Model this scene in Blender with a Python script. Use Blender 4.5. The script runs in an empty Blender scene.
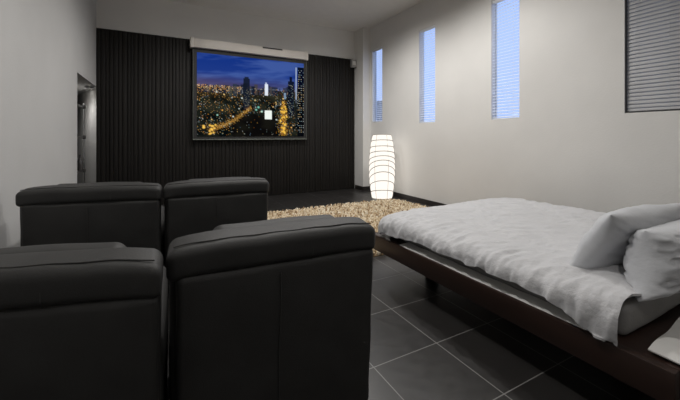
import bpy, bmesh, math, random
from mathutils import Vector, Matrix, noise
random.seed(7)
PI = math.pi
K = 1.15                       # everything below is laid out in units of 1.15 m, scaled to metres at the end
C = bpy.context.scene.collection
R = math.radians

# ------------------------------------------------------------------ materials
def mat(name, col, rough=0.5, bump=0.0, bscale=40.0, var=0.0, vscale=6.0, metal=0.0, spec=0.5,
        sheen=0.0, stretch=(1, 1, 1), detail=4.0):
    m = bpy.data.materials.new(name); m.use_nodes = True
    nt = m.node_tree; b = nt.nodes['Principled BSDF']
    b.inputs['Base Color'].default_value = (*col, 1)
    b.inputs['Roughness'].default_value = rough
    b.inputs['Metallic'].default_value = metal
    b.inputs['Specular IOR Level'].default_value = spec
    if sheen: b.inputs['Sheen Weight'].default_value = sheen
    tc = nt.nodes.new('ShaderNodeTexCoord'); mp = nt.nodes.new('ShaderNodeMapping')
    mp.inputs['Scale'].default_value = stretch
    nt.links.new(tc.outputs['Object'], mp.inputs['Vector'])
    n = nt.nodes.new('ShaderNodeTexNoise'); n.inputs['Scale'].default_value = vscale
    n.inputs['Detail'].default_value = 5
    nt.links.new(mp.outputs['Vector'], n.inputs['Vector'])
    cr = nt.nodes.new('ShaderNodeValToRGB')
    v = max(var, 0.02)
    cr.color_ramp.elements[0].color = (*[c * (1 - v) for c in col], 1); cr.color_ramp.elements[0].position = 0.3
    cr.color_ramp.elements[1].color = (*[min(1, c * (1 + v)) for c in col], 1); cr.color_ramp.elements[1].position = 0.7
    nt.links.new(n.outputs['Fac'], cr.inputs['Fac'])
    nt.links.new(cr.outputs['Color'], b.inputs['Base Color'])
    if bump:
        n2 = nt.nodes.new('ShaderNodeTexNoise'); n2.inputs['Scale'].default_value = bscale
        n2.inputs['Detail'].default_value = detail
        nt.links.new(mp.outputs['Vector'], n2.inputs['Vector'])
        bp = nt.nodes.new('ShaderNodeBump'); bp.inputs['Strength'].default_value = bump
        bp.inputs['Distance'].default_value = 0.01
        nt.links.new(n2.outputs['Fac'], bp.inputs['Height'])
        nt.links.new(bp.outputs['Normal'], b.inputs['Normal'])
    return m

def emat(name, col, strength):
    m = bpy.data.materials.new(name); m.use_nodes = True
    nt = m.node_tree; nt.nodes.clear()
    o = nt.nodes.new('ShaderNodeOutputMaterial'); e = nt.nodes.new('ShaderNodeEmission')
    e.inputs['Color'].default_value = (*col, 1); e.inputs['Strength'].default_value = strength
    nt.links.new(e.outputs[0], o.inputs[0])
    return m

def floor_mat():
    m = mat('floor_tiles', (0.022, 0.021, 0.021), 0.33, var=0.25, vscale=3)
    nt = m.node_tree; b = nt.nodes['Principled BSDF']
    tc = nt.nodes.new('ShaderNodeTexCoord'); mp = nt.nodes.new('ShaderNodeMapping')
    T = 0.435 * K
    mp.inputs['Location'].default_value = (-(1.405 * K) % T, -(1.453 * K) % T, 0)
    nt.links.new(tc.outputs['Object'], mp.inputs['Vector'])
    br = nt.nodes.new('ShaderNodeTexBrick'); br.offset = 0; br.squash = 1
    br.inputs['Scale'].default_value = 1
    br.inputs['Brick Width'].default_value = T; br.inputs['Row Height'].default_value = T
    br.inputs['Mortar Size'].default_value = 0.0032; br.inputs['Mortar Smooth'].default_value = 0.1
    br.inputs['Color1'].default_value = (0.026, 0.024, 0.023, 1); br.inputs['Color2'].default_value = (0.019, 0.018, 0.018, 1)
    br.inputs['Mortar'].default_value = (0.20, 0.195, 0.19, 1)
    nt.links.new(mp.outputs['Vector'], br.inputs['Vector'])
    nt.links.new(br.outputs['Color'], b.inputs['Base Color'])
    n = nt.nodes.new('ShaderNodeTexNoise'); n.inputs['Scale'].default_value = 14; n.inputs['Detail'].default_value = 6
    nt.links.new(tc.outputs['Object'], n.inputs['Vector'])
    mr = nt.nodes.new('ShaderNodeMapRange'); mr.inputs['To Min'].default_value = 0.26; mr.inputs['To Max'].default_value = 0.44
    nt.links.new(n.outputs['Fac'], mr.inputs['Value']); nt.links.new(mr.outputs['Result'], b.inputs['Roughness'])
    return m

def island_mat(name, stops, rough):
    m = mat(name, (0.5, 0.4, 0.3), rough)
    nt = m.node_tree; b = nt.nodes['Principled BSDF']
    g = nt.nodes.new('ShaderNodeNewGeometry'); cr = nt.nodes.new('ShaderNodeValToRGB')
    el = cr.color_ramp.elements
    el[0].position, el[0].color = stops[0][0], (*stops[0][1], 1)
    el[1].position, el[1].color = stops[-1][0], (*stops[-1][1], 1)
    for p, c in stops[1:-1]:
        e = el.new(p); e.color = (*c, 1)
    nt.links.new(g.outputs['Random Per Island'], cr.inputs['Fac'])
    nt.links.new(cr.outputs['Color'], b.inputs['Base Color'])
    return m

def attr_emission(name, strength):
    m = bpy.data.materials.new(name); m.use_nodes = True
    nt = m.node_tree; nt.nodes.clear()
    o = nt.nodes.new('ShaderNodeOutputMaterial'); e = nt.nodes.new('ShaderNodeEmission')
    a = nt.nodes.new('ShaderNodeAttribute'); a.attribute_name = 'picture'
    e.inputs['Strength'].default_value = strength
    nt.links.new(a.outputs['Color'], e.inputs['Color']); nt.links.new(e.outputs[0], o.inputs[0])
    return m

def glass_mat(name):
    m = bpy.data.materials.new(name); m.use_nodes = True
    nt = m.node_tree; nt.nodes.clear()
    o = nt.nodes.new('ShaderNodeOutputMaterial')
    t = nt.nodes.new('ShaderNodeBsdfTransparent'); t.inputs['Color'].default_value = (0.93, 0.96, 0.97, 1)
    g = nt.nodes.new('ShaderNodeBsdfGlossy'); g.inputs['Roughness'].default_value = 0.03
    mx = nt.nodes.new('ShaderNodeMixShader'); mx.inputs[0].default_value = 0.06
    nt.links.new(t.outputs[0], mx.inputs[1]); nt.links.new(g.outputs[0], mx.inputs[2])
    nt.links.new(mx.outputs[0], o.inputs[0])
    return m

M = dict(
    plaster=mat('white_plaster', (0.69, 0.68, 0.66), 0.85, bump=0.12, bscale=55, var=0.03, vscale=1.5),
    plaster_shaded=mat('white_plaster_shaded', (0.50, 0.497, 0.49), 0.85, bump=0.12, bscale=55, var=0.03, vscale=1.5),  # same white plaster, darkened so the colour carries the left side's shade
    ceiling=mat('ceiling_paint', (0.74, 0.73, 0.71), 0.9, var=0.02),
    floor=floor_mat(),
    skirting=mat('dark_skirting', (0.022, 0.019, 0.018), 0.4, var=0.15),
    cladding=mat('black_brown_slats', (0.0115, 0.0100, 0.0087), 0.6, bump=0.2, bscale=30, var=0.3, vscale=8, stretch=(6, 6, 0.25), spec=0.3),
    leather=mat('black_leather', (0.032, 0.0315, 0.0305), 0.55, bump=0.12, bscale=220, var=0.12, vscale=9, spec=0.35),
    stitch=mat('dark_stitching', (0.035, 0.034, 0.033), 0.6),
    base_black=mat('black_base', (0.01, 0.01, 0.01), 0.5),
    cotton=mat('white_cotton', (0.56, 0.56, 0.575), 0.9, bump=0.8, bscale=26, var=0.03, vscale=7, sheen=0.2, detail=7),
    pillowcase=mat('white_pillowcase', (0.54, 0.55, 0.575), 0.9, bump=0.35, bscale=30, var=0.03, vscale=9, sheen=0.2, detail=7),
    sheet=mat('white_sheet', (0.70, 0.69, 0.67), 0.9, bump=0.3, bscale=20, var=0.04),
    mattress=mat('shaded_mattress_ticking', (0.23, 0.225, 0.22), 0.9, bump=0.2, bscale=90, var=0.08),  # grey tone includes the shade under the overhanging duvet
    darkwood=mat('dark_brown_wood', (0.030, 0.016, 0.012), 0.38, bump=0.12, bscale=18, var=0.4, vscale=9, stretch=(1, 0.1, 1)),
    rug_back=mat('rug_backing', (0.30, 0.22, 0.13), 0.95, var=0.2),
    pile=island_mat('shaggy_wool', [(0, (0.26, 0.16, 0.08)), (0.25, (0.52, 0.39, 0.24)), (0.6, (0.72, 0.60, 0.42)), (1, (0.86, 0.79, 0.65))], 0.95),
    shade=emat('lit_paper', (1.0, 0.94, 0.86), 1.12),
    wire=mat('lamp_wire', (0.36, 0.33, 0.29), 0.6),
    case=mat('cream_metal', (0.62, 0.58, 0.53), 0.45, var=0.02),
    black_border=mat('screen_border', (0.012, 0.012, 0.012), 0.6),
    grey_edge=mat('grey_edge', (0.10, 0.11, 0.095), 0.45),
    slot=mat('dark_slot', (0.03, 0.03, 0.03), 0.6),
    picture=attr_emission('projected_city', 1.0),
    slat_white=mat('white_blind_slat', (0.78, 0.80, 0.84), 0.45, var=0.02),
    slat_grey=mat('grey_blind_slat', (0.40, 0.40, 0.405), 0.42, var=0.03),
    frame_dark=mat('dark_window_frame', (0.03, 0.03, 0.032), 0.4),
    frame_white=mat('white_window_frame', (0.68, 0.70, 0.73), 0.45),
    glass=glass_mat('window_glass'),
    chrome=mat('chrome', (0.62, 0.63, 0.64), 0.16, metal=1.0, var=0.02),
    shelf_dark=mat('dark_shelf', (0.04, 0.037, 0.035), 0.4, var=0.1),
    plastic=mat('grey_plastic', (0.30, 0.29, 0.28), 0.5),
    white_plastic=mat('white_plastic', (0.62, 0.61, 0.59), 0.5),
    lens=emat('added_light_lens', (1.0, 0.93, 0.84), 12.0),  # glowing disc of the added ceiling lights
    facade=mat('grey_facade', (0.34, 0.33, 0.32), 0.9, bump=0.2, bscale=12, var=0.1),
)

# ------------------------------------------------------------------ mesh helpers
def link(name, bm, m, parent=None, loc=None, smooth=35):
    bmesh.ops.recalc_face_normals(bm, faces=bm.faces)
    me = bpy.data.meshes.new(name); bm.to_mesh(me); bm.free()
    for p in me.polygons: p.use_smooth = True
    me.set_sharp_from_angle(angle=R(smooth))
    me.materials.append(m)
    o = bpy.data.objects.new(name, me); C.objects.link(o)
    if parent: o.parent = parent
    if loc: o.location = loc
    return o

def box(bm, a, b, bevel=0.0, seg=2, M4=None):
    t = bmesh.new()
    bmesh.ops.create_cube(t, size=1)
    s = [abs(b[i] - a[i]) for i in range(3)]; c = [(a[i] + b[i]) / 2 for i in range(3)]
    bmesh.ops.scale(t, vec=s, verts=t.verts); bmesh.ops.translate(t, vec=c, verts=t.verts)
    if bevel:
        bmesh.ops.bevel(t, geom=t.edges[:], offset=bevel, segments=seg, affect='EDGES', profile=0.5)
    if M4: bmesh.ops.transform(t, matrix=M4, verts=t.verts)
    merge(bm, t)

def merge(bm, t):
    vm = {}
    for v in t.verts: vm[v] = bm.verts.new(v.co)
    for f in t.faces:
        try: bm.faces.new([vm[v] for v in f.verts])
        except ValueError: pass
    t.free()

def rbox(bm, c, s, r, bulge=(0, 0, 0), wrinkle=0.0, wscale=8.0, mid=12, M4=None, seed=0.0, warp=None):
    """soft rounded box; bulge swells the x / y / z faces, wrinkle adds soft noise"""
    h = [x / 2 for x in s]; r = min(r, *[x * 0.999 for x in h])
    def ticks(a):
        n = 4
        e = [a - r + r * math.tan(k / n * PI / 4) for k in range(n + 1)]
        md = max(2, int(mid * a / max(h)))
        inner = [-(a - r) + 2 * (a - r) * k / md for k in range(1, md)]
        return [-x for x in reversed(e)] + inner + e
    T = [ticks(a) for a in h]
    t = bmesh.new()
    for ax in range(3):
        u, v = (ax + 1) % 3, (ax + 2) % 3
        for sg in (-1, 1):
            rows = []
            for a in T[u]:
                row = []
                for b in T[v]:
                    p = [0, 0, 0]; p[ax] = sg * h[ax]; p[u] = a; p[v] = b
                    q = Vector([max(-(h[i] - r), min(h[i] - r, p[i])) for i in range(3)])
                    d = (Vector(p) - q)
                    co = q + (d.normalized() * r if d.length > 1e-9 else d)
                    row.append(t.verts.new(co))
                rows.append(row)
            for i in range(len(rows) - 1):
                for j in range(len(rows[0]) - 1):
                    t.faces.new((rows[i][j], rows[i + 1][j], rows[i + 1][j + 1], rows[i][j + 1]))
    bmesh.ops.remove_doubles(t, verts=t.verts, dist=1e-5)
    for v in t.verts:
        n = [v.co[i] / h[i] for i in range(3)]
        for ax in range(3):
            if bulge[ax]:
                u, w = (ax + 1) % 3, (ax + 2) % 3
                k = max(0, 1 - n[u] ** 2) ** 0.6 * max(0, 1 - n[w] ** 2) ** 0.6
                v.co[ax] += bulge[ax] * k * n[ax]
        if wrinkle:
            nv = noise.noise_vector((v.co + Vector((seed, seed * 1.7, 3.1))) * wscale)
            v.co += nv * wrinkle
        if warp: v.co = warp(v.co)
        v.co += Vector(c)
    if M4: bmesh.ops.transform(t, matrix=M4, verts=t.verts)
    merge(bm, t)

def tube(bm, pts, r, n=8, closed=False):
    pts = [Vector(p) for p in pts]; rings = []
    L = len(pts)
    for i, p in enumerate(pts):
        a = pts[(i - 1) % L] if (closed or i > 0) else p
        b = pts[(i + 1) % L] if (closed or i < L - 1) else p
        d = (b - a).normalized()
        up = Vector((0, 0, 1)) if abs(d.z) < 0.9 else Vector((1, 0, 0))
        x = d.cross(up).normalized(); y = d.cross(x)
        rr = r[i] if isinstance(r, (list, tuple)) else r
        rings.append([bm.verts.new(p + (x * math.cos(2 * PI * k / n) + y * math.sin(2 * PI * k / n)) * rr) for k in range(n)])
    for i in range(L if closed else L - 1):
        A, B = rings[i], rings[(i + 1) % L]
        for k in range(n):
            bm.faces.new((A[k], A[(k + 1) % n], B[(k + 1) % n], B[k]))
    if not closed:
        bm.faces.new(rings[0]); bm.faces.new(rings[-1])

def lathe(bm, prof, n=32, c=(0, 0, 0), cap=True):
    rings = []
    for r, z in prof:
        rings.append([bm.verts.new((c[0] + r * math.cos(2 * PI * k / n), c[1] + r * math.sin(2 * PI * k / n), c[2] + z)) for k in range(n)])
    for A, B in zip(rings, rings[1:]):
        for k in range(n): bm.faces.new((A[k], A[(k + 1) % n], B[(k + 1) % n], B[k]))
    if cap: bm.faces.new(rings[0]); bm.faces.new(rings[-1])

def thicken(bm, t):
    """close an open cloth grid into a thin solid, offset down its vertex normals"""
    bm.normal_update()
    faces = bm.faces[:]; edges = [e for e in bm.edges if len(e.link_faces) == 1]
    lo = {v: bm.verts.new(v.co - v.normal * t) for v in bm.verts[:]}
    for f in faces: bm.faces.new([lo[v] for v in reversed(f.verts)])
    for e in edges:
        a, b = e.verts; bm.faces.new((a, b, lo[b], lo[a]))

def tag(o, label, cat, group=None, kind=None):
    o['label'] = label; o['category'] = cat
    if group: o['group'] = group
    if kind: o['kind'] = kind
    return o

def thing(name, label, cat, loc=(0, 0, 0), rz=0.0, group=None):
    o = bpy.data.objects.new(name, None); C.objects.link(o)
    o.location = loc; o.rotation_euler = (0, 0, rz); o.empty_display_size = 0.1
    return tag(o, label, cat, group)

def struct(name, boxes, m, label, cat, bevel=0.0):
    bm = bmesh.new()
    for a, b in boxes: box(bm, a, b, bevel)
    o = link(name, bm, m)
    return tag(o, label, cat, None, 'structure')

# ------------------------------------------------------------------ room shell
XL, XR, YB, YN, H = -0.94, 4.10, 6.655, -2.2, 3.6
struct('floor', [((-2.2, YN - .2, -0.1), (XR + .22, 9.0, 0))], M['floor'], 'dark grey square tile floor with pale grout lines', 'floor')
struct('ceiling', [((XL - .16, YN - .2, H), (XR + .22, YB + .2, H + .1))], M['ceiling'], 'white ceiling high above the room', 'ceiling')
struct('wall_back', [((XL - .0, YB, 0), (XR + .22, YB + .2, H))], M['plaster'], 'white back wall above the black slats', 'wall')
struct('wall_near', [((XL - .16, YN - .2, 0), (XR + .22, YN, H))], M['plaster'], 'white wall opposite the projection screen', 'wall')
D0, D1, DH = 5.26, 6.635, 2.0
struct('wall_left', [((XL - .16, YN, 0), (XL, D0, H)), ((XL - .16, D0, DH), (XL, YB + .2, H))], M['plaster_shaded'],
       'plain white left wall beside the seats, toned darker for shade', 'wall')

WIN = [(5.82, 6.20, 1.50), (4.27, 4.67, 1.43), (2.75, 3.17, 1.43), (1.21, 1.63, 1.43)]
WT = 3.10
ys = sorted([(a, b, z) for a, b, z in WIN])
bx = []; y0 = YN
for a, b, z in ys:
    bx.append(((XR, y0, 0), (XR + .11, a, H)))
    bx.append(((XR, a, 0), (XR + .11, b, z)))
    bx.append(((XR, a, WT), (XR + .11, b, H)))
    y0 = b
bx.append(((XR, y0, 0), (XR + .11, YB + .2, H)))
struct('wall_right', bx, M['plaster'], 'long white right wall with narrow windows', 'wall')
struct('trim_1', [((3.91, 6.28, 0), (XR, YB, H))], M['plaster'], 'white pilaster in the far corner beside the slats', 'pilaster')
# skirting
struct('baseboard_right', [((XR - .014, YN, 0), (XR, 6.28, .085)), ((3.91, 6.266, 0), (XR - .014, 6.28, .085)), ((3.896, 6.266, 0), (3.91, 6.60, .085))],
       M['skirting'], 'black skirting along the right wall', 'skirting')
struct('baseboard_left', [((XL, YN, 0), (XL + .014, D0, .085))], M['skirting'], 'black skirting along the left wall', 'skirting')
# side passage beyond the opening in the left wall
bm = bmesh.new()
box(bm, (-1.62, D0 - .12, 0), (-1.5, 8.5, DH + .1))
box(bm, (-1.62, D0 - .12, 0), (XL - .16, D0, DH + .1))
box(bm, (-1.62, D0 - .12, DH), (XL - .16, 8.6, DH + .1))
box(bm, (XL - .16, D1 + .0, DH), (XL, 8.6, DH + .1))
q = [(XL, D1), (-1.5, 8.35), (-1.42, 8.45), (XL, 8.45)]
lo = [bm.verts.new((x, y, 0)) for x, y in q]; hi = [bm.verts.new((x, y, DH + .05)) for x, y in q]
bm.faces.new(lo); bm.faces.new(hi)
for k in range(4): bm.faces.new((lo[k], lo[(k + 1) % 4], hi[(k + 1) % 4], hi[k]))
tag(link('wall_passage', bm, M['plaster_shaded']), 'pale walls of the passage seen through the left opening', 'wall', None, 'structure')

# ------------------------------------------------------------------ windows and blinds
def window(idx, y0, y1, z0, dark):
    fm = M['frame_dark'] if dark else M['frame_white']
    bm = bmesh.new(); x0, x1, t = XR + .084, XR + .108, .014
    box(bm, (x0, y0, z0), (x1, y0 + t, WT)); box(bm, (x0, y1 - t, z0), (x1, y1, WT))
    box(bm, (x0, y0 + t, z0), (x1, y1 - t, z0 + t)); box(bm, (x0, y0 + t, WT - t), (x1, y1 - t, WT))
    o = link('window_%d' % idx, bm, fm)
    tag(o, ['', 'narrow tall window nearest the far corner', 'narrow tall window second from the far corner',
            'narrow tall window above the foot of the bed', 'narrow tall window above the head of the bed'][idx], 'window', None, 'structure')
    bm = bmesh.new(); box(bm, (XR + .094, y0 + t, z0 + t), (XR + .100, y1 - t, WT - t))
    link('pane', bm, M['glass'], o)
    return o

BL = ['', 'slim slatted blind glowing blue, grey at its bottom, behind the paper lamp',
      'slim slatted blind glowing blue, middle one of the three blue blinds',
      'slim slatted blind glowing pale blue, on the wall above the foot of the bed',
      'closed grey slatted blind with a dark edge, above the pillows']
def blind(idx, y0, y1, z0, closed):
    xc = XR + (.035 if closed else .027)
    root = thing('venetian_blind', BL[idx], 'blind', (xc, (y0 + y1) / 2, z0), 0, 'slatted blinds along the right wall')
    w = (y1 - y0) / 2 - .012; top = WT - z0
    sm = M['slat_grey'] if closed else M['slat_white']
    bm = bmesh.new(); pitch = .038 if closed else .042
    ang = R(-70) if closed else R(-16)
    z = .035
    while z < top - .05:
        dx, dz = math.cos(ang) * .0235, math.sin(ang) * .0235
        # a thin slightly cupped slat, inner edge up
        prof = []
        for k in range(5):
            s = -1 + k / 2
            c = .0025 * (1 - s * s)
            prof.append((s * dx * 1.0 + c * math.sin(ang), -s * dz * (1) + c * math.cos(ang)))
        th = .0009
        rows = []
        for yy in (-w, w):
            rows.append([bm.verts.new((px, yy, z + pz + th)) for px, pz in prof] + [bm.verts.new((px, yy, z + pz - th)) for px, pz in reversed(prof)])
        n = len(rows[0])
        for k in range(n): bm.faces.new((rows[0][k], rows[0][(k + 1) % n], rows[1][(k + 1) % n], rows[1][k]))
        bm.faces.new(rows[0]); bm.faces.new(rows[1])
        z += pitch
    link('slats', bm, sm, root)
    bm = bmesh.new(); box(bm, (-.02, -w, top - .045), (.02, w, top - .002), .004); link('headrail', bm, sm, root)
    bm = bmesh.new(); box(bm, (-.014, -w, .002), (.014, w, .018), .004); link('bottom_rail', bm, M['frame_dark'] if closed else sm, root)
    for yy in (-w * .62, w * .62):
        bm = bmesh.new(); tube(bm, [(-.024, yy, .01), (-.024, yy, top - .03)], .0012, 5); link('ladder_cord', bm, sm, root)
    if closed:
        bm = bmesh.new(); box(bm, (-.022, w + .0005, .0), (.022, w + .0105, top - .002)); box(bm, (-.022, -w - .0105, 0), (.022, -w - .0005, top - .002))
        f = link('side_channel', bm, M['frame_dark'], root); f['label'] = 'dark side channel'
for i, (a, b, z) in enumerate(WIN, 1):
    window(i, a, b, z, i == 4); blind(i, a, b, z, i == 4)

# a neighbouring building, seen low through the far blind
nb = thing('neighbouring_building', 'grey neighbouring building outside the far window', 'building', (8.4, 12.5, 0))
bm = bmesh.new(); box(bm, (-.8, -1.5, 0), (.8, 1.5, 2.5)); link('facade', bm, M['facade'], nb)
bm = bmesh.new(); box(bm, (-.85, -1.55, 2.5), (.85, 1.55, 2.6)); link('parapet', bm, M['facade'], nb)

# ------------------------------------------------------------------ black slatted cladding
bm = bmesh.new()
box(bm, (XL + .002, YB - .03, 0), (3.894, YB - .001, 2.95))
x = XL + .006; rr = random.Random(3)
while x < 3.86:
    w = rr.choice([.034, .044, .05, .058]); g = rr.uniform(.008, .016)
    w = min(w, 3.89 - x)
    d = YB - .03 - rr.uniform(.008, .022)
    box(bm, (x, d, 0.003), (x + w, YB - .029, 2.947), .004, 2)
    x += w + g
clad = link('slatted_wall_cladding', bm, M['cladding'])
tag(clad, 'black ribbed wall cladding of upright slats behind the projection screen', 'wall cladding')

# ------------------------------------------------------------------ projection screen
SX0, SX1, SZ0, SZ1, SY = 0.56, 2.64, 1.19, 2.725, 6.60
Q = 6.515 / 6.60
scr = thing('projection_screen', 'pull-down projection screen showing a city skyline at night', 'projection screen', (1.6 * Q, 6.515, 1.2 - .05 * Q))
def S(p): return ((p[0] - 1.6) * Q, p[1] - SY, (p[2] - 1.15) * Q)
bm = bmesh.new(); box(bm, S((.46, 6.535, 2.80)), S((2.70, 6.672, 2.965)), .012, 3); c_ = link('case', bm, M['case'], scr); c_['label'] = 'long cream screen case'
bm = bmesh.new(); box(bm, S((1.75, 6.528, 2.93)), S((2.15, 6.534, 2.955))); link('slot', bm, M['slot'], c_)
bm = bmesh.new(); box(bm, S((2.66, 6.525, 2.79)), S((2.715, 6.675, 2.975)), .008, 2); link('end_cap', bm, M['case'], c_)
bm = bmesh.new(); box(bm, S((.445, 6.525, 2.79)), S((.50, 6.675, 2.975)), .008, 2); link('end_cap', bm, M['case'], c_)
bm = bmesh.new(); box(bm, S((.50, 6.605, 1.15)), S((2.70, 6.612, 2.80)))
link('screen_border', bm, M['black_border'], scr)['label'] = 'black border cloth'
for xx in (.492, 2.70):
    bm = bmesh.new(); box(bm, S((xx, 6.600, 1.14)), S((xx + .008, 6.614, 2.79)))
    link('edge_tape', bm, M['grey_edge'], scr)
bm = bmesh.new(); tube(bm, [S((.49, 6.605, 1.135)), S((2.71, 6.605, 1.135))], .013, 10); link('bottom_bar', bm, M['grey_edge'], scr)

NU, NV = 190, 150
rp = random.Random(21)
def lin(c): return tuple((v / 255) ** 2.2 for v in c)
def mix(a, b, t): return tuple(a[i] * (1 - t) + b[i] * t for i in range(3))
pic = [[(0, 0, 0)] * NU for _ in range(NV)]
def fb(u, v, s, o=0): return noise.fractal(Vector((u * s, v * s, o)), 1.0, 2.0, 4)
for j in range(NV):
    v = j / (NV - 1)
    for i in range(NU):
        u = i / (NU - 1)
        if v < .40:
            t = v / .40
            c = mix(lin((24, 52, 128)), lin((36, 60, 132)), min(1, t * 1.6))
            c = mix(c, lin((70, 66, 96)), max(0, (t - .55) / .45))
            k = fb(u * .6 + v, v * 2.2, 4, 2.5)
            c = mix(c, lin((84, 110, 175)), max(0, min(.5, k * .8)))
            c = mix(c, lin((110, 82, 80)), max(0, .5 - u) * max(0, t - .6) * 1.6)
        else:
            k = fb(u, v, 7, 9)
            c = mix(lin((14, 19, 20)), lin((44, 46, 38)), max(0, min(1, .4 + k)))
            c = mix(c, lin((62, 52, 34)), max(0, .55 - abs(v - .45) * 5) * (1 if u < .3 else .4))
            # dark park and roofs in the lower middle
            if v > .72 and .3 < u < .72: c = mix(c, lin((20, 17, 17)), .75)
        pic[j][i] = c
def put(u, v, c, a=1.0):
    i, j = int(round(u * (NU - 1))), int(round(v * (NV - 1)))
    if 0 <= i < NU and 0 <= j < NV: pic[j][i] = mix(pic[j][i], c, a)
def rect(u0, v0, u1, v1, c, a=1.0):
    for j in range(int(v0 * NV), int(v1 * NV)):
        for i in range(int(u0 * NU), int(u1 * NU)):
            if 0 <= i < NU and 0 <= j < NV: pic[j][i] = mix(pic[j][i], c, a)
def blob(u, v, r, c):
    n = int(r * NU) + 1
    ci, cj = int(u * (NU - 1)), int(v * (NV - 1))
    for dj in range(-n, n + 1):
        for di in range(-n, n + 1):
            d = math.hypot(di, dj) / (r * NU)
            if d < 1 and 0 <= ci + di < NU and 0 <= cj + dj < NV:
                pic[cj + dj][ci + di] = mix(pic[cj + dj][ci + di], c, (1 - d * d))
# skyline silhouettes
for k in range(70):
    u = rp.random(); h = rp.uniform(.01, .06) * (1.3 if u > .3 else .7); w = rp.uniform(.012, .035)
    rect(u, .41 - h, u + w, .47, lin(rp.choice([(38, 44, 60), (28, 34, 46), (52, 54, 66), (70, 66, 66)])), .85)
# scattered lights
for k in range(1300):
    u = rp.random(); v = .38 + rp.random() ** 1.3 * .6
    if v > .7 and .32 < u < .7 and rp.random() < .85: continue
    warm = rp.random() < (.75 if u < .35 else .45)
    c = lin(rp.choice([(255, 190, 90), (240, 160, 60), (255, 220, 150), (200, 120, 50)]) if warm else
            rp.choice([(235, 240, 240), (170, 210, 200), (150, 190, 220), (255, 250, 225)]))
    put(u, v, c, rp.uniform(.12, .62))
for k in range(260):
    u = rp.random() * .38; v = .375 + abs(rp.gauss(0, .05))
    put(u, v, lin(rp.choice([(255, 200, 110), (255, 170, 70), (255, 230, 180)])), rp.uniform(.25, .8))
for k in range(34):
    u = rp.random() * .95; v = rp.uniform(.45, .9)
    if v > .7 and .32 < u < .7: continue
    blob(u, v, rp.uniform(.005, .010), lin(rp.choice([(255, 214, 140), (230, 240, 235), (160, 220, 200), (255, 180, 80)])))
# dark and lit towers
rect(.405, .27, .462, .66, lin((26, 32, 44)), .93); rect(.415, .25, .45, .28, lin((30, 36, 50)), .9)
for k in range(50): put(rp.uniform(.41, .46), rp.uniform(.4, .66), lin((150, 150, 130)), .5)
rect(.31, .35, .345, .5, lin((46, 56, 66)), .8); rect(.275, .38, .30, .5, lin((60, 66, 62)), .8)
rect(.602, .32, .632, .47, lin((225, 232, 245)), .95); rect(.61, .30, .622, .33, lin((200, 210, 235)), .8)
rect(.79, .42, .815, .5, lin((130, 160, 190)), .7)
rect(.835, .26, .895, .72, lin((18, 22, 34)), .95); rect(.85, .20, .875, .27, lin((20, 24, 38)), .95)
for k in range(70): put(rp.uniform(.838, .893), rp.uniform(.3, .72), lin(rp.choice([(110, 140, 150), (200, 200, 180)])), .6)
rect(.932, .06, 1.0, 1.0, lin((10, 13, 19)), .96)
for k in range(150):
    put(.942 + .017 * rp.randint(0, 3), .1 + .03 * rp.randint(0, 28), lin(rp.choice([(230, 235, 235), (160, 190, 200), (255, 220, 160)])), .85)
rect(.912, .07, .924, .55, lin((165, 180, 205)), .95); rect(.90, .5, .93, .8, lin((26, 30, 32)), .8)
# golden avenue on the right, golden road on the left, white hoarding
for k in range(560):
    v = rp.uniform(.53, .99); w = .018 + (v - .53) * .11
    u = .785 + rp.gauss(0, 1) * w * .5
    put(u, v, lin(rp.choice([(255, 190, 60), (235, 150, 40), (255, 220, 120), (190, 110, 30)])), rp.uniform(.3, .8))
for k in range(26): blob(.785 + rp.gauss(0, .02), rp.uniform(.6, .97), .012, lin((255, 200, 80)))
for k in range(900):
    t = rp.random()
    u = .10 + .37 * t + rp.gauss(0, .012); v = .93 - .30 * t ** .9 + .05 * math.sin(t * PI) + rp.gauss(0, .016)
    put(u, v, lin(rp.choice([(220, 160, 70), (190, 130, 50), (245, 200, 110), (150, 100, 40)])), rp.uniform(.15, .5))
for k in range(16): blob(rp.uniform(.05, .16), rp.uniform(.86, .97), .012, lin((255, 200, 90)))
rect(.604, .665, .672, .775, lin((240, 246, 240)), 1); blob(.54, .63, .014, lin((120, 200, 180))); blob(.52, .66, .012, lin((130, 205, 185)))
blob(.575, .68, .012, lin((200, 240, 220)))
bm = bmesh.new()
vs = [[bm.verts.new(S((SX0 + (SX1 - SX0) * i / (NU - 1), SY, SZ1 - (SZ1 - SZ0) * j / (NV - 1)))) for i in range(NU)] for j in range(NV)]
for j in range(NV - 1):
    for i in range(NU - 1): bm.faces.new((vs[j][i], vs[j + 1][i], vs[j + 1][i + 1], vs[j][i + 1]))
cols = [pic[j][i] for j in range(NV) for i in range(NU)]
pict = link('projected_picture', bm, M['picture'], scr)
pict['label'] = 'night view of lit towers under a blue sky'
at = pict.data.color_attributes.new('picture', 'FLOAT_COLOR', 'POINT')
for k, c in enumerate(cols): at.data[k].color = (*c, 1)

# small wall sensor at the top corner of the cladding
sn = thing('wall_sensor', 'small grey sensor high on the right end of the black slats', 'sensor', (3.83, 6.60, 2.77))
bm = bmesh.new(); box(bm, (-.062, -.075, -.02), (.062, 0, .16), .012, 3); link('housing', bm, M['plastic'], sn)
bm = bmesh.new(); box(bm, (-.042, -.082, .03), (.042, -.07, .12), .006, 2); link('sensor_window', bm, M['white_plastic'], sn)
bm = bmesh.new(); box(bm, (-.02, -.02, .155), (.02, .0, .18), .004, 2); link('bracket', bm, M['plastic'], sn)

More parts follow.
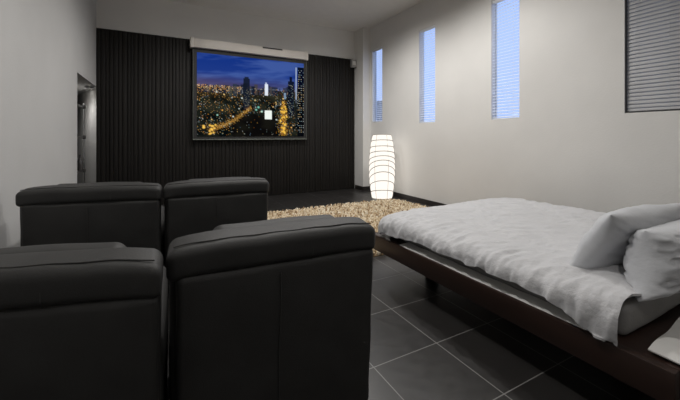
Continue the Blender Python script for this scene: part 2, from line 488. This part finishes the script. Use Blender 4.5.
# ------------------------------------------------------------------ shelving rack in the passage
rk = thing('shelving_rack', 'chrome post rack with dark shelves in the left wall opening', 'rack', (-1.27, 5.97, 0))
for dx in (-.19, .19):
    for dy in (-.56, .56):
        bm = bmesh.new(); tube(bm, [(dx, dy, 0), (dx, dy, 1.71)], .012, 10); lathe(bm, [(.018, 0), (.018, .02), (.012, .03)], 12, (dx, dy, 0))
        link('post', bm, M['chrome'], rk)
for z in (.20, .66, 1.18, 1.655):
    bm = bmesh.new(); box(bm, (-.19, -.57, z - .012), (.19, .57, z + .012), .004)
    s_ = link('shelf', bm, M['shelf_dark'], rk)
    for dx in (-.19, .19):
        for dy in (-.56, .56):
            bm = bmesh.new(); lathe(bm, [(.019, -.028), (.022, 0), (.019, .028)], 12, (dx, dy, z))
            link('clamp', bm, M['shelf_dark'], s_)
def bottle(y, z, x=-1.12, h=.24):
    bm = bmesh.new(); lathe(bm, [(.034, 0), (.036, .01), (.036, h * .58), (.014, h * .74), (.0125, h), (.0135, h)], 18)
    return link('bottle', bm, M['shelf_dark'], None, (x, y, z))
tag(bottle(6.46, .673), 'small dark bottle on the chrome post rack in the wall opening', 'bottle')

# ------------------------------------------------------------------ recliner seats
LINK = link
def make_seat(label, skew):
    t = thing('recliner_seat', label, 'armchair', (0, 0, 0), 0, 'black leather cinema seats in two rows')
    def link(name, bm, m, parent):
        for v in bm.verts: v.co.x -= math.tan(skew) * (v.co.y + .40)
        return LINK(name, bm, m, parent)
    L = M['leather']; W = .76
    lean = Matrix.Translation((0, -.31, .30)) @ Matrix.Rotation(R(4), 4, 'X') @ Matrix.Translation((0, .31, -.30))
    bm = bmesh.new(); box(bm, (-.33, -.30, 0), (.33, .30, .10), .01, 2); link('base', bm, M['base_black'], t)
    bm = bmesh.new(); rbox(bm, (0, .08, .33), (.50, .68, .20), .06, (0, 0, .025), .006, 6); link('seat_cushion', bm, L, t)
    for s in (-1, 1):
        bm = bmesh.new(); rbox(bm, (s * .312, .06, .32), (.126, .76, .46), .05, (.008, .0, .012), .004, 7, seed=s); link('armrest', bm, L, t)
    bm = bmesh.new(); rbox(bm, (0, .40, .27), (.50, .09, .32), .035, (0, .012, 0), .004, 6); link('footrest', bm, L, t)
    # back shell, then the rear panel and the top roll over it
    bm = bmesh.new(); rbox(bm, (0, -.30, .44), (W - .012, .15, .70), .045, (0, .012, 0), .004, 6, 16, lean); link('backrest', bm, L, t)
    bm = bmesh.new(); rbox(bm, (.008, -.374, .432), (W - .036, .055, .655), .024, (0, .010, 0), .005, 7, 18, lean, 2.2); p = link('back_panel', bm, L, t)
    bm = bmesh.new()
    for xx in (-.02, ):
        tube(bm, [lean @ Vector((xx + .002 * math.sin(k), -.411 - .004 * (1 - abs(k - 10) / 10), .15 + .058 * k)) for k in range(11)], .0022, 6)
    link('seam', bm, M['stitch'], p)
    def droop(co):
        co = co.copy(); co.z -= .016 * (abs(co.x) / .38) ** 6; return co
    bm = bmesh.new(); rbox(bm, (0, -.322, .806), (W, .155, .104), .030, (0, .005, .003), .003, 5, 22, lean, 4.4, droop); h = link('top_roll', bm, L, t)
    bm = bmesh.new()
    tube(bm, [lean @ Vector((-.36 + .72 * k / 24, -.366 + .003 * math.sin(k * 1.3), .861 - .010 * (abs(k - 12) / 12) ** 6)) for k in range(25)], .0024, 6)
    prof = [(-.396, .756), (-.404, .775), (-.404, .80), (-.402, .825), (-.394, .848), (-.372, .860)]
    tube(bm, [lean @ Vector((.10, y, z)) for y, z in prof], .002, 6)
    link('seam', bm, M['stitch'], h)
    bm = bmesh.new(); rbox(bm, (.02, -.225, .752), (.52, .12, .20), .045, (0, .012, .003), .005, 7, 16, lean, 8.0); link('headrest', bm, L, t)
    bm = bmesh.new(); rbox(bm, (0, -.215, .53), (.52, .10, .32), .045, (0, .02, 0), .005, 7, 14, lean, 9.0); link('lumbar_cushion', bm, L, t)
    return t

def place(xl, yl, xr, yr, skew, label):
    """from the two ends of the rear top edge"""
    a = math.atan2(yr - yl, xr - xl)
    cx, cy = (xl + xr) / 2, (yl + yr) / 2
    off = Matrix.Rotation(a, 3, 'Z') @ Vector((0, .41, 0))
    t = make_seat(label, R(skew))
    t.location = (cx + off.x, cy + off.y, 0); t.rotation_euler = (0, 0, a); t.scale.x = math.hypot(xr - xl, yr - yl) / .755
place(.014, 1.185, .764, 1.138, 0, 'black leather seat in the near row, beside the bed')
place(-.755, 1.288, -.004, 1.082, 13, 'black leather seat in the near row, toward the left wall')
place(.008, 2.725, .765, 2.665, 0, 'black leather seat in the far row, nearer the paper lamp')
place(-.838, 2.905, -.008, 2.712, 9, 'black leather seat in the far row, against the left wall')

# ------------------------------------------------------------------ rug
rug = thing('shag_rug', 'cream and brown shaggy rug between the bed and the black slats', 'rug', (2.50, 3.90, 0))
RX, RY, RC = 1.33, 1.13, .30
def inside(x, y, m=0.0):
    ax, ay = abs(x) - (RX - m - RC), abs(y) - (RY - m - RC)
    if ax > 0 and ay > 0: return math.hypot(ax, ay) < RC
    return abs(x) < RX - m and abs(y) < RY - m
bm = bmesh.new(); pts = []
for sx, sy, a0 in ((1, 1, 0), (-1, 1, 90), (-1, -1, 180), (1, -1, 270)):
    for k in range(9):
        a = R(a0 + 90 * k / 8); pts.append((sx * (RX - RC) + RC * math.cos(a), sy * (RY - RC) + RC * math.sin(a)))
lo = [bm.verts.new((x, y, .001)) for x, y in pts]; hi = [bm.verts.new((x, y, .012)) for x, y in pts]
bm.faces.new(lo); bm.faces.new(hi)
for k in range(len(pts)): bm.faces.new((lo[k], lo[(k + 1) % len(pts)], hi[(k + 1) % len(pts)], hi[k]))
link('backing', bm, M['rug_back'], rug)
rr = random.Random(5); verts = []; faces = []
def worm(x, y):
    a = rr.uniform(0, 2 * PI); lean = rr.uniform(.15, .9); L = rr.uniform(.035, .07); w = rr.uniform(.009, .015)
    d = Vector((math.cos(a) * lean, math.sin(a) * lean, 1)).normalized()
    px = d.cross(Vector((0, 0, 1))); px = px.normalized() if px.length > 1e-6 else Vector((1, 0, 0)); py = d.cross(px)
    b = len(verts); p0 = Vector((x, y, .008))
    for t, s in ((0, .8), (.55, 1.1), (.9, .75)):
        c = p0 + d * L * t - Vector((0, 0, .012 * t * t * lean))
        for k in range(5):
            g = 2 * PI * k / 5; verts.append(c + (px * math.cos(g) + py * math.sin(g)) * w * s)
    verts.append(p0 + d * L * 1.05 - Vector((0, 0, .014 * lean)))
    for r_ in range(2):
        for k in range(5): faces.append((b + r_ * 5 + k, b + r_ * 5 + (k + 1) % 5, b + r_ * 5 + 5 + (k + 1) % 5, b + r_ * 5 + 5 + k))
    for k in range(5): faces.append((b + 10 + k, b + 10 + (k + 1) % 5, b + 15))
st = .025; nx, ny = int(2 * RX / st), int(2 * RY / st)
for i in range(nx + 1):
    for j in range(ny + 1):
        x, y = -RX + i * st + rr.uniform(-.014, .014), -RY + j * st + rr.uniform(-.014, .014)
        if inside(x, y, .01): worm(x, y)
me = bpy.data.meshes.new('pile'); me.from_pydata([tuple(v) for v in verts], [], faces); me.update()
for p in me.polygons: p.use_smooth = True
me.materials.append(M['pile'])
po = bpy.data.objects.new('pile', me); C.objects.link(po); po.parent = rug; po['kind'] = 'stuff'

# ------------------------------------------------------------------ paper floor lamp
lp = thing('paper_floor_lamp', 'tall lit white paper floor lamp standing in the far corner', 'floor lamp', (3.70, 5.26, 0))
def lamp_r(z):
    t = (z - .02) / 1.2
    pts = [(0, .185), (.1, .205), (.3, .235), (.5, .242), (.7, .228), (.87, .205), (.95, .185), (1, .172)]
    for (a, ra), (b, rb) in zip(pts, pts[1:]):
        if t <= b: return ra + (rb - ra) * max(0, (t - a)) / (b - a)
    return pts[-1][1]
NR = 10; ph0 = R(-119)             # towards the middle of the room
tilts = [.01, .06, .12, .165, .165, .14, .10, .065, .04, .03, .01]
lev = [.02 + 1.2 * k / NR for k in range(NR + 1)]
bm = bmesh.new(); n = 40; rings = []
for k in range(NR + 1):
    for s in ((0, .35, .65) if k < NR else (0,)):
        z = lev[k] + s * 1.2 / NR
        tl = tilts[k] + (tilts[min(k + 1, NR)] - tilts[k]) * s
        puff = 1 + .03 * math.sin(s * PI)
        rings.append([bm.verts.new((lamp_r(z) * puff * math.cos(a), lamp_r(z) * puff * math.sin(a), z + tl * math.cos(a - ph0))) for a in [2 * PI * q / n for q in range(n)]])
for A, B in zip(rings, rings[1:]):
    for q in range(n): bm.faces.new((A[q], A[(q + 1) % n], B[(q + 1) % n], B[q]))
link('paper_shade', bm, M['shade'], lp, smooth=60)
for k in range(NR + 1):
    bm = bmesh.new()
    tube(bm, [((lamp_r(lev[k]) + .003) * math.cos(a), (lamp_r(lev[k]) + .003) * math.sin(a), lev[k] + tilts[k] * math.cos(a - ph0)) for a in [2 * PI * q / n for q in range(n)]],
         .0068, 5, True)
    link('hoop', bm, M['wire'], lp)
for q in range(6):
    a = ph0 + R(22) + q * PI / 3
    bm = bmesh.new(); tube(bm, [((lamp_r(z) + .008) * math.cos(a), (lamp_r(z) + .008) * math.sin(a), z) for z in [.02 + 1.2 * j / 20 for j in range(21)]], .003, 5)
    link('upright_wire', bm, M['wire'], lp)
bm = bmesh.new(); lathe(bm, [(.15, 0), (.16, .006), (.15, .014), (.02, .02), (.02, .06)], 28); link('base', bm, M['white_plastic'], lp)
bm = bmesh.new(); lathe(bm, [(.008, .05), (.008, .55), (.02, .56), (.02, .62)], 14); b_ = link('stem', bm, M['white_plastic'], lp)
bm = bmesh.new(); lathe(bm, [(.012, .62), (.03, .66), (.034, .70), (.02, .735), (.004, .745)], 16); link('bulb', bm, M['shade'], lp)

# ------------------------------------------------------------------ bed
BX0, BX1, BY0, BY1 = 1.635, 3.53, .50, 2.50
bed = thing('platform_bed', 'low dark wooden platform bed with a mattress shaded grey beside the right wall', 'bed', ((BX0 + BX1) / 2, (BY0 + BY1) / 2, 0))
ox, oy = bed.location.x, bed.location.y
def B(p): return (p[0] - ox, p[1] - oy, p[2])
for nm, a, b in (('side_rail', (BX0, BY0, .21), (BX0 + .045, BY1, .34)), ('side_rail', (BX1 - .045, BY0, .21), (BX1, BY1, .34)),
                 ('foot_rail', (BX0 + .045, BY1 - .045, .21), (BX1 - .045, BY1, .34)), ('head_rail', (BX0 + .045, BY0, .21), (BX1 - .045, BY0 + .045, .34))):
    bm = bmesh.new(); box(bm, B(a), B(b), .005, 2); link(nm, bm, M['darkwood'], bed)
bm = bmesh.new(); box(bm, B((BX0 + .045, BY0 + .045, .30)), B((BX1 - .045, BY1 - .045, .336))); link('platform', bm, M['darkwood'], bed)
for xx in (BX0 + .34, BX1 - .42):
    for yy in (BY0 + .25, BY1 - .40):
        bm = bmesh.new(); box(bm, B((xx, yy, 0)), B((xx + .08, yy + .08, .30)), .004); link('leg', bm, M['darkwood'], bed)
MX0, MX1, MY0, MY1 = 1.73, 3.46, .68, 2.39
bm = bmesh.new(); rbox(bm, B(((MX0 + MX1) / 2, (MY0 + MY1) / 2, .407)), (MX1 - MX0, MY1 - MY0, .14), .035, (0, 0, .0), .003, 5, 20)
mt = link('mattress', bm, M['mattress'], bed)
# pale sheet hem showing along the side, a thin rumpled strip on the platform edge
bm = bmesh.new(); prev = None
for k in range(90):
    y = .80 + 1.30 * k / 89
    s = .5 + .5 * noise.noise(Vector((y * 3.1, 2, 0)))
    xo = 1.654 - .010 * s * min(1, k / 30); e = math.sin(y * 31) * .002
    ring = [Vector((1.735, y, .352 + e)), Vector((xo + .02, y, .350 + e)), Vector((xo, y, .347 + e)), Vector((xo - .004, y, .343)), Vector((xo + .004, y, .3405)), Vector((1.735, y, .3405))]
    ring = [bm.verts.new(B(p)) for p in ring]
    if prev:
        for q in range(6): bm.faces.new((prev[q], prev[(q + 1) % 6], ring[(q + 1) % 6], ring[q]))
    else: bm.faces.new(ring)
    prev = ring
bm.faces.new(prev)
link('sheet_hem', bm, M['sheet'], mt)['label'] = 'white sheet hem'

# duvet: a cloth laid over the mattress, wrapping down three sides
def sstep(a, b, x):
    t = max(0, min(1, (x - a) / (b - a))); return t * t * (3 - 2 * t)
RW = .075
def wrap(t, r=RW):
    """distance along the cloth past the edge line -> (outward, down)"""
    if t <= -r * .57: return t, 0.0
    s = t + r * .57; q = r * PI / 2
    if s < q: return -r * .57 + r * math.sin(s / r), r * (1 - math.cos(s / r))
    return -r * .57 + r, r + (s - q)
DX0, DX1, DY1, DYH = 1.665, 3.48, 2.43, .67
bm = bmesh.new(); NXc, NYc = 190, 190; grid = []
for j in range(NYc + 1):
    v = j / NYc; row = []
    for i in range(NXc + 1):
        u = i / NXc
        yflat0 = DYH + (DY1 + .15 - DYH) * v
        hemL = .092 + .02 * noise.noise(Vector((yflat0 * 4, 1, 0))) + .012 * noise.noise(Vector((yflat0 * 13, 5, 0))) + .085 * (1 - sstep(.70, .98, yflat0)) + .035 * sstep(1.8, 2.4, yflat0)
        xf = (DX0 - hemL) + (DX1 + .10 - DX0 + hemL) * u
        edge = sstep(.4, 0, xf - DX0)
        yf = yflat0 + .018 * noise.noise(Vector((xf * 5, 9, 0))) * (1 - v) + .02 * noise.noise(Vector((xf * 6, 3, 0))) * v
        X, Y, down = xf, yf, 0
        left = xf < (DX0 + DX1) / 2; cr_ = .15
        tx = DX0 - xf if left else xf - DX1; ty = yf - DY1; sg = -1 if left else 1; ex = DX0 if left else DX1
        if tx + cr_ > 0 and ty + cr_ > 0:
            e_ = math.hypot(tx + cr_, ty + cr_); o, down = wrap(e_ - cr_)
            X = ex - sg * cr_ + sg * (tx + cr_) / e_ * (cr_ + o); Y = DY1 - cr_ + (ty + cr_) / e_ * (cr_ + o)
        else:
            o, d1 = wrap(tx); X = ex + sg * o
            o, d2 = wrap(ty); Y = DY1 + o; down = max(d1, d2)
        p = Vector((xf, yf, 0))
        n1 = noise.fractal(p * 2.2, 1, 2, 3) * .016
        q = Vector((xf * 5.5 + 1.5 * noise.noise(p * 2), yf * 9 + xf * 3, 1.3))
        rid = (1 - abs(noise.noise(q)) * 2) * .009 + (1 - abs(noise.noise(q * 2.3 + Vector((3, 1, 0)))) * 2) * .005
        ew = noise.noise(Vector((xf * 4, yf * 22, 4))) * .016 * edge + noise.noise(Vector((xf * 9, yf * 40, 8))) * .008 * edge
        puff = .018 * math.sin(min(1, max(0, (xf - DX0) / (DX1 - DX0))) * PI)
        fl = 1 - .6 * min(1, down / .12)
        z = .512 + puff + (n1 + rid + ew) * fl - down
        X -= (ew * 1.6 + rid) * sstep(0.02, .1, down) * (1 if xf < 2.5 else -1)
        z = max(z, .357)
        if Y < MY0 + .05 and X > MX0 + .12: z = max(z, .49)
        row.append(bm.verts.new((X, Y, z)))
    grid.append(row)
for j in range(NYc):
    for i in range(NXc): bm.faces.new((grid[j][i], grid[j][i + 1], grid[j + 1][i + 1], grid[j + 1][i]))
bmesh.ops.recalc_face_normals(bm, faces=bm.faces)
if sum(f.normal.z for f in bm.faces) < 0:
    for f in bm.faces: f.normal_flip()
thicken(bm, .010)
duv = link('duvet', bm, M['cotton'], smooth=80)
tag(duv, 'rumpled white duvet spread over the platform bed', 'duvet')

# pillows
def pillow(name, w, h, t, seed, crease, shear=0.0):
    bm = bmesh.new(); n = 44; top = []; bot = []
    def surf(a, b, s):
        e = max(0, (1 - a * a) * (1 - b * b)) ** .42
        x = a * w / 2 * (1 - .07 * (1 - b * b) * 0 - .06 * (1 - abs(a)) * 0); y = b * h / 2
        x *= 1 - .06 * (1 - b * b) * abs(a) ** 3; y *= 1 - .07 * (1 - a * a) * abs(b) ** 3
        x += shear * y
        p = Vector((a * 1.8, b * 1.4, seed))
        z = s * t / 2 * e * (1 + .22 * noise.noise(p * 1.3 + Vector((0, 0, s * 3))))
        wv = (1 - abs(noise.noise(Vector((a * 3 + seed, b * 5 + a * 2, s * 2.0)))) * 2) * crease * e
        wv += (1 - abs(noise.noise(Vector((a * 7 - b * 3, b * 8, s * 4 + seed)))) * 2) * crease * .5 * e
        return Vector((x, y, z + s * wv + .012 * noise.noise(Vector((a * 2, b * 2, seed + 5)))))
    for j in range(n + 1):
        b = math.sin((-1 + 2 * j / n) * PI / 2)
        top.append([bm.verts.new(surf(math.sin((-1 + 2 * i / n) * PI / 2), b, 1)) for i in range(n + 1)])
        bot.append([bm.verts.new(surf(math.sin((-1 + 2 * i / n) * PI / 2), b, -1)) for i in range(n + 1)])
    for g in (top, bot):
        for j in range(n):
            for i in range(n): bm.faces.new((g[j][i], g[j][i + 1], g[j + 1][i + 1], g[j + 1][i]))
    bmesh.ops.remove_doubles(bm, verts=bm.verts, dist=1e-4)
    return bm
def pose(o, loc, x_axis, up):
    """x_axis: along the pillow's width; up: direction of its height"""
    x = Vector(x_axis).normalized(); y = Vector(up); y = (y - x * y.dot(x)).normalized(); z = x.cross(y)
    m = Matrix((x, y, z)).transposed().to_4x4(); m.translation = Vector(loc)
    o.matrix_world = m
p1 = link('pillow', pillow('p', .78, .37, .17, 1.7, .012, .08), M['pillowcase'], smooth=80)
pose(p1, (2.25, .872, .656), (1, -.03, -.02), (.2, -.46, .87))
tag(p1, 'white pillow leaning back, its lower corner pointing at the duvet', 'pillow', 'white pillows at the head of the bed')
p2 = link('pillow', pillow('p', .72, .285, .22, 6.2, .028, .42), M['pillowcase'], smooth=80)
pose(p2, (2.23, .69, .622), (1, .03, -.02), (0, .06, 1))
tag(p2, 'plump white pillow propped upright at the right edge, in front of the leaning pillow', 'pillow', 'white pillows at the head of the bed')

# white cloth spilling over the head ledge of the platform
bm = bmesh.new(); g = []
for j in range(41):
    v = j / 40; row = []
    for i in range(51):
        u = i / 50
        x = 1.70 + .9 * u; s = .62 * v
        y0 = .60 + .07 * u
        run = y0 - (BY0 - .012)
        f = .018 * math.sin(u * 23 + 2 * v) + .012 * noise.noise(Vector((u * 7, v * 3, 2)))
        if s < run: y, z = y0 - s, .352 + .006 * math.sin(u * 17) + .004
        else: y, z = BY0 - .014 - (.02 + f) * min(1, (s - run) / .12), .356 - (s - run)
        x2 = x - .06 * v + .03 * (1 - u) * v
        row.append(bm.verts.new((x2, y, max(.02, z))))
    g.append(row)
for j in range(40):
    for i in range(50): bm.faces.new((g[j][i], g[j][i + 1], g[j + 1][i + 1], g[j + 1][i]))
bmesh.ops.recalc_face_normals(bm, faces=bm.faces)
if sum(f.normal.z for f in bm.faces) < 0:
    for f in bm.faces: f.normal_flip()
thicken(bm, .005)
cl = link('blanket', bm, M['sheet'], smooth=80)
tag(cl, 'white cloth hanging over the head end of the dark platform, lower right corner', 'blanket')

# ------------------------------------------------------------------ ceiling lights, added out of view to light the room
def added_light(x, y, power, label, z=H, size=R(165)):
    t = thing('added_light', label, 'added light', (x, y, z), 0, 'added lights out of view')
    bm = bmesh.new(); lathe(bm, [(.075, 0), (.095, 0), (.097, -.006), (.09, -.012), (.075, -.010)], 28, cap=False)
    link('trim_ring', bm, M['white_plastic'], t)
    bm = bmesh.new(); lathe(bm, [(.0735, -.001), (.0735, -.006)], 28); link('lens', bm, M['lens'], t)
    L = bpy.data.lights.new('lamp', 'SPOT'); L.energy = power; L.color = (1.0, .975, .94); L.shadow_soft_size = .07
    L.spot_size = size; L.spot_blend = .7
    o = bpy.data.objects.new('lamp', L); C.objects.link(o); o.parent = t; o.location = (0, 0, -.09)
    return t
LP = 110
for x, y, p, lab in ((0.5, -.6, LP * .34, 'added round light behind the near seats, left one'), (2.7, -.6, LP * .08, 'added round light behind the near seats, right one'),
                     (0.5, 1.9, LP * 1.0, 'added round light above the two seat rows'), (2.8, 2.9, LP * .95, 'added round light above the bed'),
                     (1.0, 4.7, LP * .95, 'added round light in front of the screen'), (2.5, 4.6, LP * 1.15, 'added round light above the shaggy rug')):
    added_light(x, y, p, lab)
added_light(-1.41, 6.78, 13, 'added round light hidden in the side passage', DH)  # added behind the jamb to brighten the slanted passage wall

# ------------------------------------------------------------------ daylight
W = bpy.data.worlds.new('sky'); bpy.context.scene.world = W; W.use_nodes = True
W.node_tree.nodes['Background'].inputs['Color'].default_value = (0.47, 0.60, 1.0, 1)
W.node_tree.nodes['Background'].inputs['Strength'].default_value = 1.25

# ------------------------------------------------------------------ camera
cam = bpy.data.cameras.new('camera'); co = bpy.data.objects.new('camera', cam); C.objects.link(co)
co.location = (0, 0, 1.2); co.rotation_euler = (R(90), 0, R(-27.98))
cam.sensor_width = 36; cam.sensor_fit = 'HORIZONTAL'; cam.lens = 36 * 335 / 680; cam.shift_y = -64 / 680
cam.clip_start = .05
bpy.context.scene.camera = co

# ------------------------------------------------------------------ units to metres
bpy.context.view_layer.update()
for me in bpy.data.meshes: me.transform(Matrix.Scale(K, 4))
for o in C.objects:
    o.location = o.location * K
    if o.type == 'LIGHT': o.data.shadow_soft_size *= K; o.data.energy *= K * K
sc = bpy.context.scene
sc.view_settings.view_transform = 'Standard'; sc.view_settings.look = 'None'
sc.view_settings.exposure = 0.0; sc.view_settings.gamma = 1.0; sc.view_settings.use_curve_mapping = False
sc.cycles.use_denoising = True
sc.cycles.max_bounces = 10; sc.cycles.diffuse_bounces = 6; sc.cycles.transparent_max_bounces = 12
sc.cycles.sample_clamp_indirect = 6
